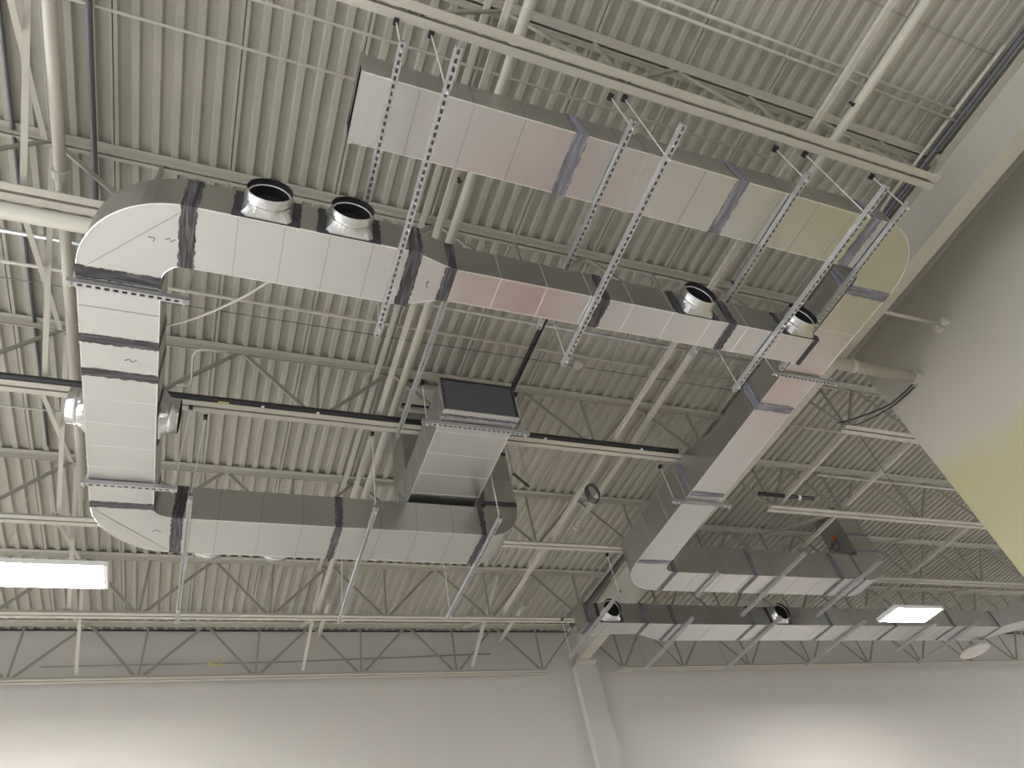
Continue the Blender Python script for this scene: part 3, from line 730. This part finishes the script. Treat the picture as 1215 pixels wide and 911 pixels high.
cable([(7.5, 3.57, 5.11), (7.45, 3.95, 5.12), (7.25, 4.35, 5.22), (7.2, 4.5, 5.3)], 0.010, M_BLACK, 'black cable looping from the main at the right wall to the joist, left one')
cable([(7.56, 3.60, 5.11), (7.58, 4.0, 5.16), (7.42, 4.4, 5.22), (7.3, 4.55, 5.3)], 0.008, M_BLACK, 'black cable looping from the main at the right wall to the joist, right one')
cable([(2.70, 11.30, 5.30), (2.72, 11.35, 5.12), (2.74, 11.36, 4.98), (2.70, 11.36, 4.86)], 0.005, M_YELLOW, 'yellow wire dangling from the last joist against the far wall')
cable([(0.0, 11.33, 5.50), (0.12, 11.33, 5.42), (0.25, 11.33, 5.50), (0.2, 11.33, 5.55), (0.05, 11.33, 5.47), (0.3, 11.33, 5.44)], 0.006, M_YELLOW, 'yellow ribbon tied round the conduit on the far wall')
cable([(-5, 6.1, 5.95), (-2.4, 6.1, 5.9), (-1.5, 6.0, 5.85), (-0.9, 6.1, 5.9)], 0.007, M_BLACK, 'thin black cable sagging behind the left duct leg')
conduit([(-0.20, 4.78, 5.38), (-0.38, 4.79, 5.38), (-0.46, 4.82, 5.38), (-0.49, 4.90, 5.38), (-0.49, 5.25, 5.38), (-0.52, 5.28, 5.36), (-0.62, 5.28, 5.35)], 0.011, M_PIPE, 'bent cream conduit loop beside the left duct leg, above the black pipe')
tag(MB().angle((0.95, 6.24, 5.97), (1.66, 6.24, 5.97), 0.05, 0.006, 1, -1).build('frame_bar', M_STEEL, base=(1.3, 6.24, 5.97)), 'short cream frame bar under the deck left of the screened box', 'brace')
conduit([(7.33, 4.43, 5.2), (11.27, 6.88, 5.2)], 0.004, M_BLACK, 'thin dark wire slanting across the right bay', 'thin wires')
st_ = thing('seismic_brace', (3.35, 6.17, 5.3), 'short black brace right of the tall vertical duct elbow', 'brace')
MB().tube([(3.21, 6.07, 5.3), (3.50, 6.29, 5.3)], 0.018, 8).build('brace_body', M_BLACK, st_)
MB().tube([(3.21, 6.07, 5.3), (3.21, 6.07, H + .02)], 0.006, 6).build('brace_rod', M_STEEL, st_)
MB().tube([(3.50, 6.29, 5.27), (3.50, 6.29, H + .02)], 0.006, 6).build('brace_rod', M_STEEL, st_)
# coil of cable hung from the bridging bar
o = thing('cable_coil', (4.30, 6.09, 5.25), 'dark coil of cable hanging from the bridging bar in the middle of the view', 'cable')
for j in range(4):
    pts = []
    for k in range(25):
        a_ = 2 * math.pi * k / 24
        pts.append((4.27 + (0.075 + .006 * j) * math.cos(a_), 6.05 + 0.02 * j, 5.11 + (0.125 + .006 * j) * math.sin(a_)))
    MB().tube(pts, 0.007, 6).build('cable_loop', M_BLACK if j % 2 else M_CONDUIT, o, smooth=True)
# beige junction box near the middle, red device on riser
o = thing('smoke_detector', (3.70, 4.79, 5.96), 'small round cream device under the deck in the middle of the view', 'device')
MB().tube([(3.70, 4.74, 5.93), (3.70, 4.74, 5.99)], 0.055, 14).build('device_body', M_PIPE, o)
MB().tube([(3.70, 4.74, 5.91), (3.70, 4.74, 5.93)], 0.035, 14).build('device_lens', M_PIPE, o)
o = thing('warning_tag', (9.69, 7.36, 5.62), 'small orange-red device on the side of the small riser', 'device')
MB().box(9.665, 9.695, 7.33, 7.41, 5.60, 5.68).build('device_body', M_RED, o)
o = thing('strap_coil', (9.67, 7.45, 5.55), 'dark flexible lead coiled on the side of the small riser', 'cable')
MB().tube([(9.68, 7.42 + .08 * math.cos(t_ / 10 * 6.28), 5.52 + .09 * math.sin(t_ / 10 * 6.28)) for t_ in range(11)], 0.008, 6).build('lead_loop', M_BLACK, o)
# pale oval disc below the far duct
o = thing('round_cover', (13.85, 9.14, 4.50), 'pale flat round disc hanging just behind the right end of the far duct', 'cover')
d0 = Vector((14.12, 9.22, 4.53)); nn = Vector((0.02, -0.04, -1)).normalized()
MB().tube([d0, d0 + nn * 0.03], 0.30, 28).build('cover_disc', M_WALL, o)
MB().tube([d0 - nn * 0.10, d0], 0.12, 20).build('cover_neck', M_STEEL, o)
MB().tube([(14.12, 9.22, 4.6), (14.12, 9.22, H + .03)], 0.012, 6).build('hanging_rod', M_STEEL, o)
# small fittings under the deck
def head(x, y, z, pipe_name):
    p = bpy.data.objects[pipe_name]
    MB().tube([(x, y, z - .055), (x, y, z - .05), (x, y, z)], [0.02, 0.007, 0.014], 8).build('sprinkler_head', M_BLACK, p)
head(4.70, 1.02, 5.62, 'sprinkler_pipe.002')
head(4.70, 3.02, 5.62, 'sprinkler_pipe.002')
head(1.50, 2.62, 5.62, 'sprinkler_pipe.001')

# ------------------------------------------------------------------ fluorescent high-bay lamps
def lamp(x, y, z, w=1.22, d=0.46, label='', group='high-bay lamps', hang=True):
    t = thing('high_bay_lamp', (x, y, z), label, 'lamp', group)
    mb = MB(); th = 0.004
    mb.box(x - w / 2, x + w / 2, y - d / 2, y + d / 2, z + 0.06, z + 0.064)
    mb.box(x - w / 2, x + w / 2, y - d / 2, y - d / 2 + th, z + 0.002, z + 0.06); mb.box(x - w / 2, x + w / 2, y + d / 2 - th, y + d / 2, z + 0.002, z + 0.06)
    mb.build('housing', M_WHITE, t)
    for s in (-1, 1):
        xx = x + s * (w / 2 - 0.02)
        MB().box(xx - 0.02, xx + 0.02, y - d / 2 + th, y + d / 2 - th, z - 0.002, z + 0.058).build('socket_plate', M_WHITE, t)
    n = 6
    for k in range(n):
        yy = y - d / 2 + d * (k + 0.5) / n
        MB().tube([(x - w / 2 + 0.045, yy, z + 0.018), (x + w / 2 - 0.045, yy, z + 0.018)], 0.021, 8).build('fluorescent_tube', M_TUBE, t, smooth=True)
    if hang:
        for s in (-1, 1):
            MB().tube([(x + s * 0.45, y, z + 0.064), (x + s * 0.45, y, H)], 0.003, 5).build('hanging_wire', M_CONDLIGHT, t)
    return t
lamp(-1.78, 8.03, 4.9, 1.22, 0.48, 'bright lit lamp at the left edge of the view')
lamp(11.25, 8.00, 4.57, 1.16, 0.46, 'bright lit lamp on the right in front of the far duct')
for x, y in [(-6.4, 8), (20.5, 5.2), (-6.4, 3.0)]:  # lamps added out of view to light the scene
    lamp(x, y, 4.75, 1.22, 0.46, 'unseen lamp added to light the hall')
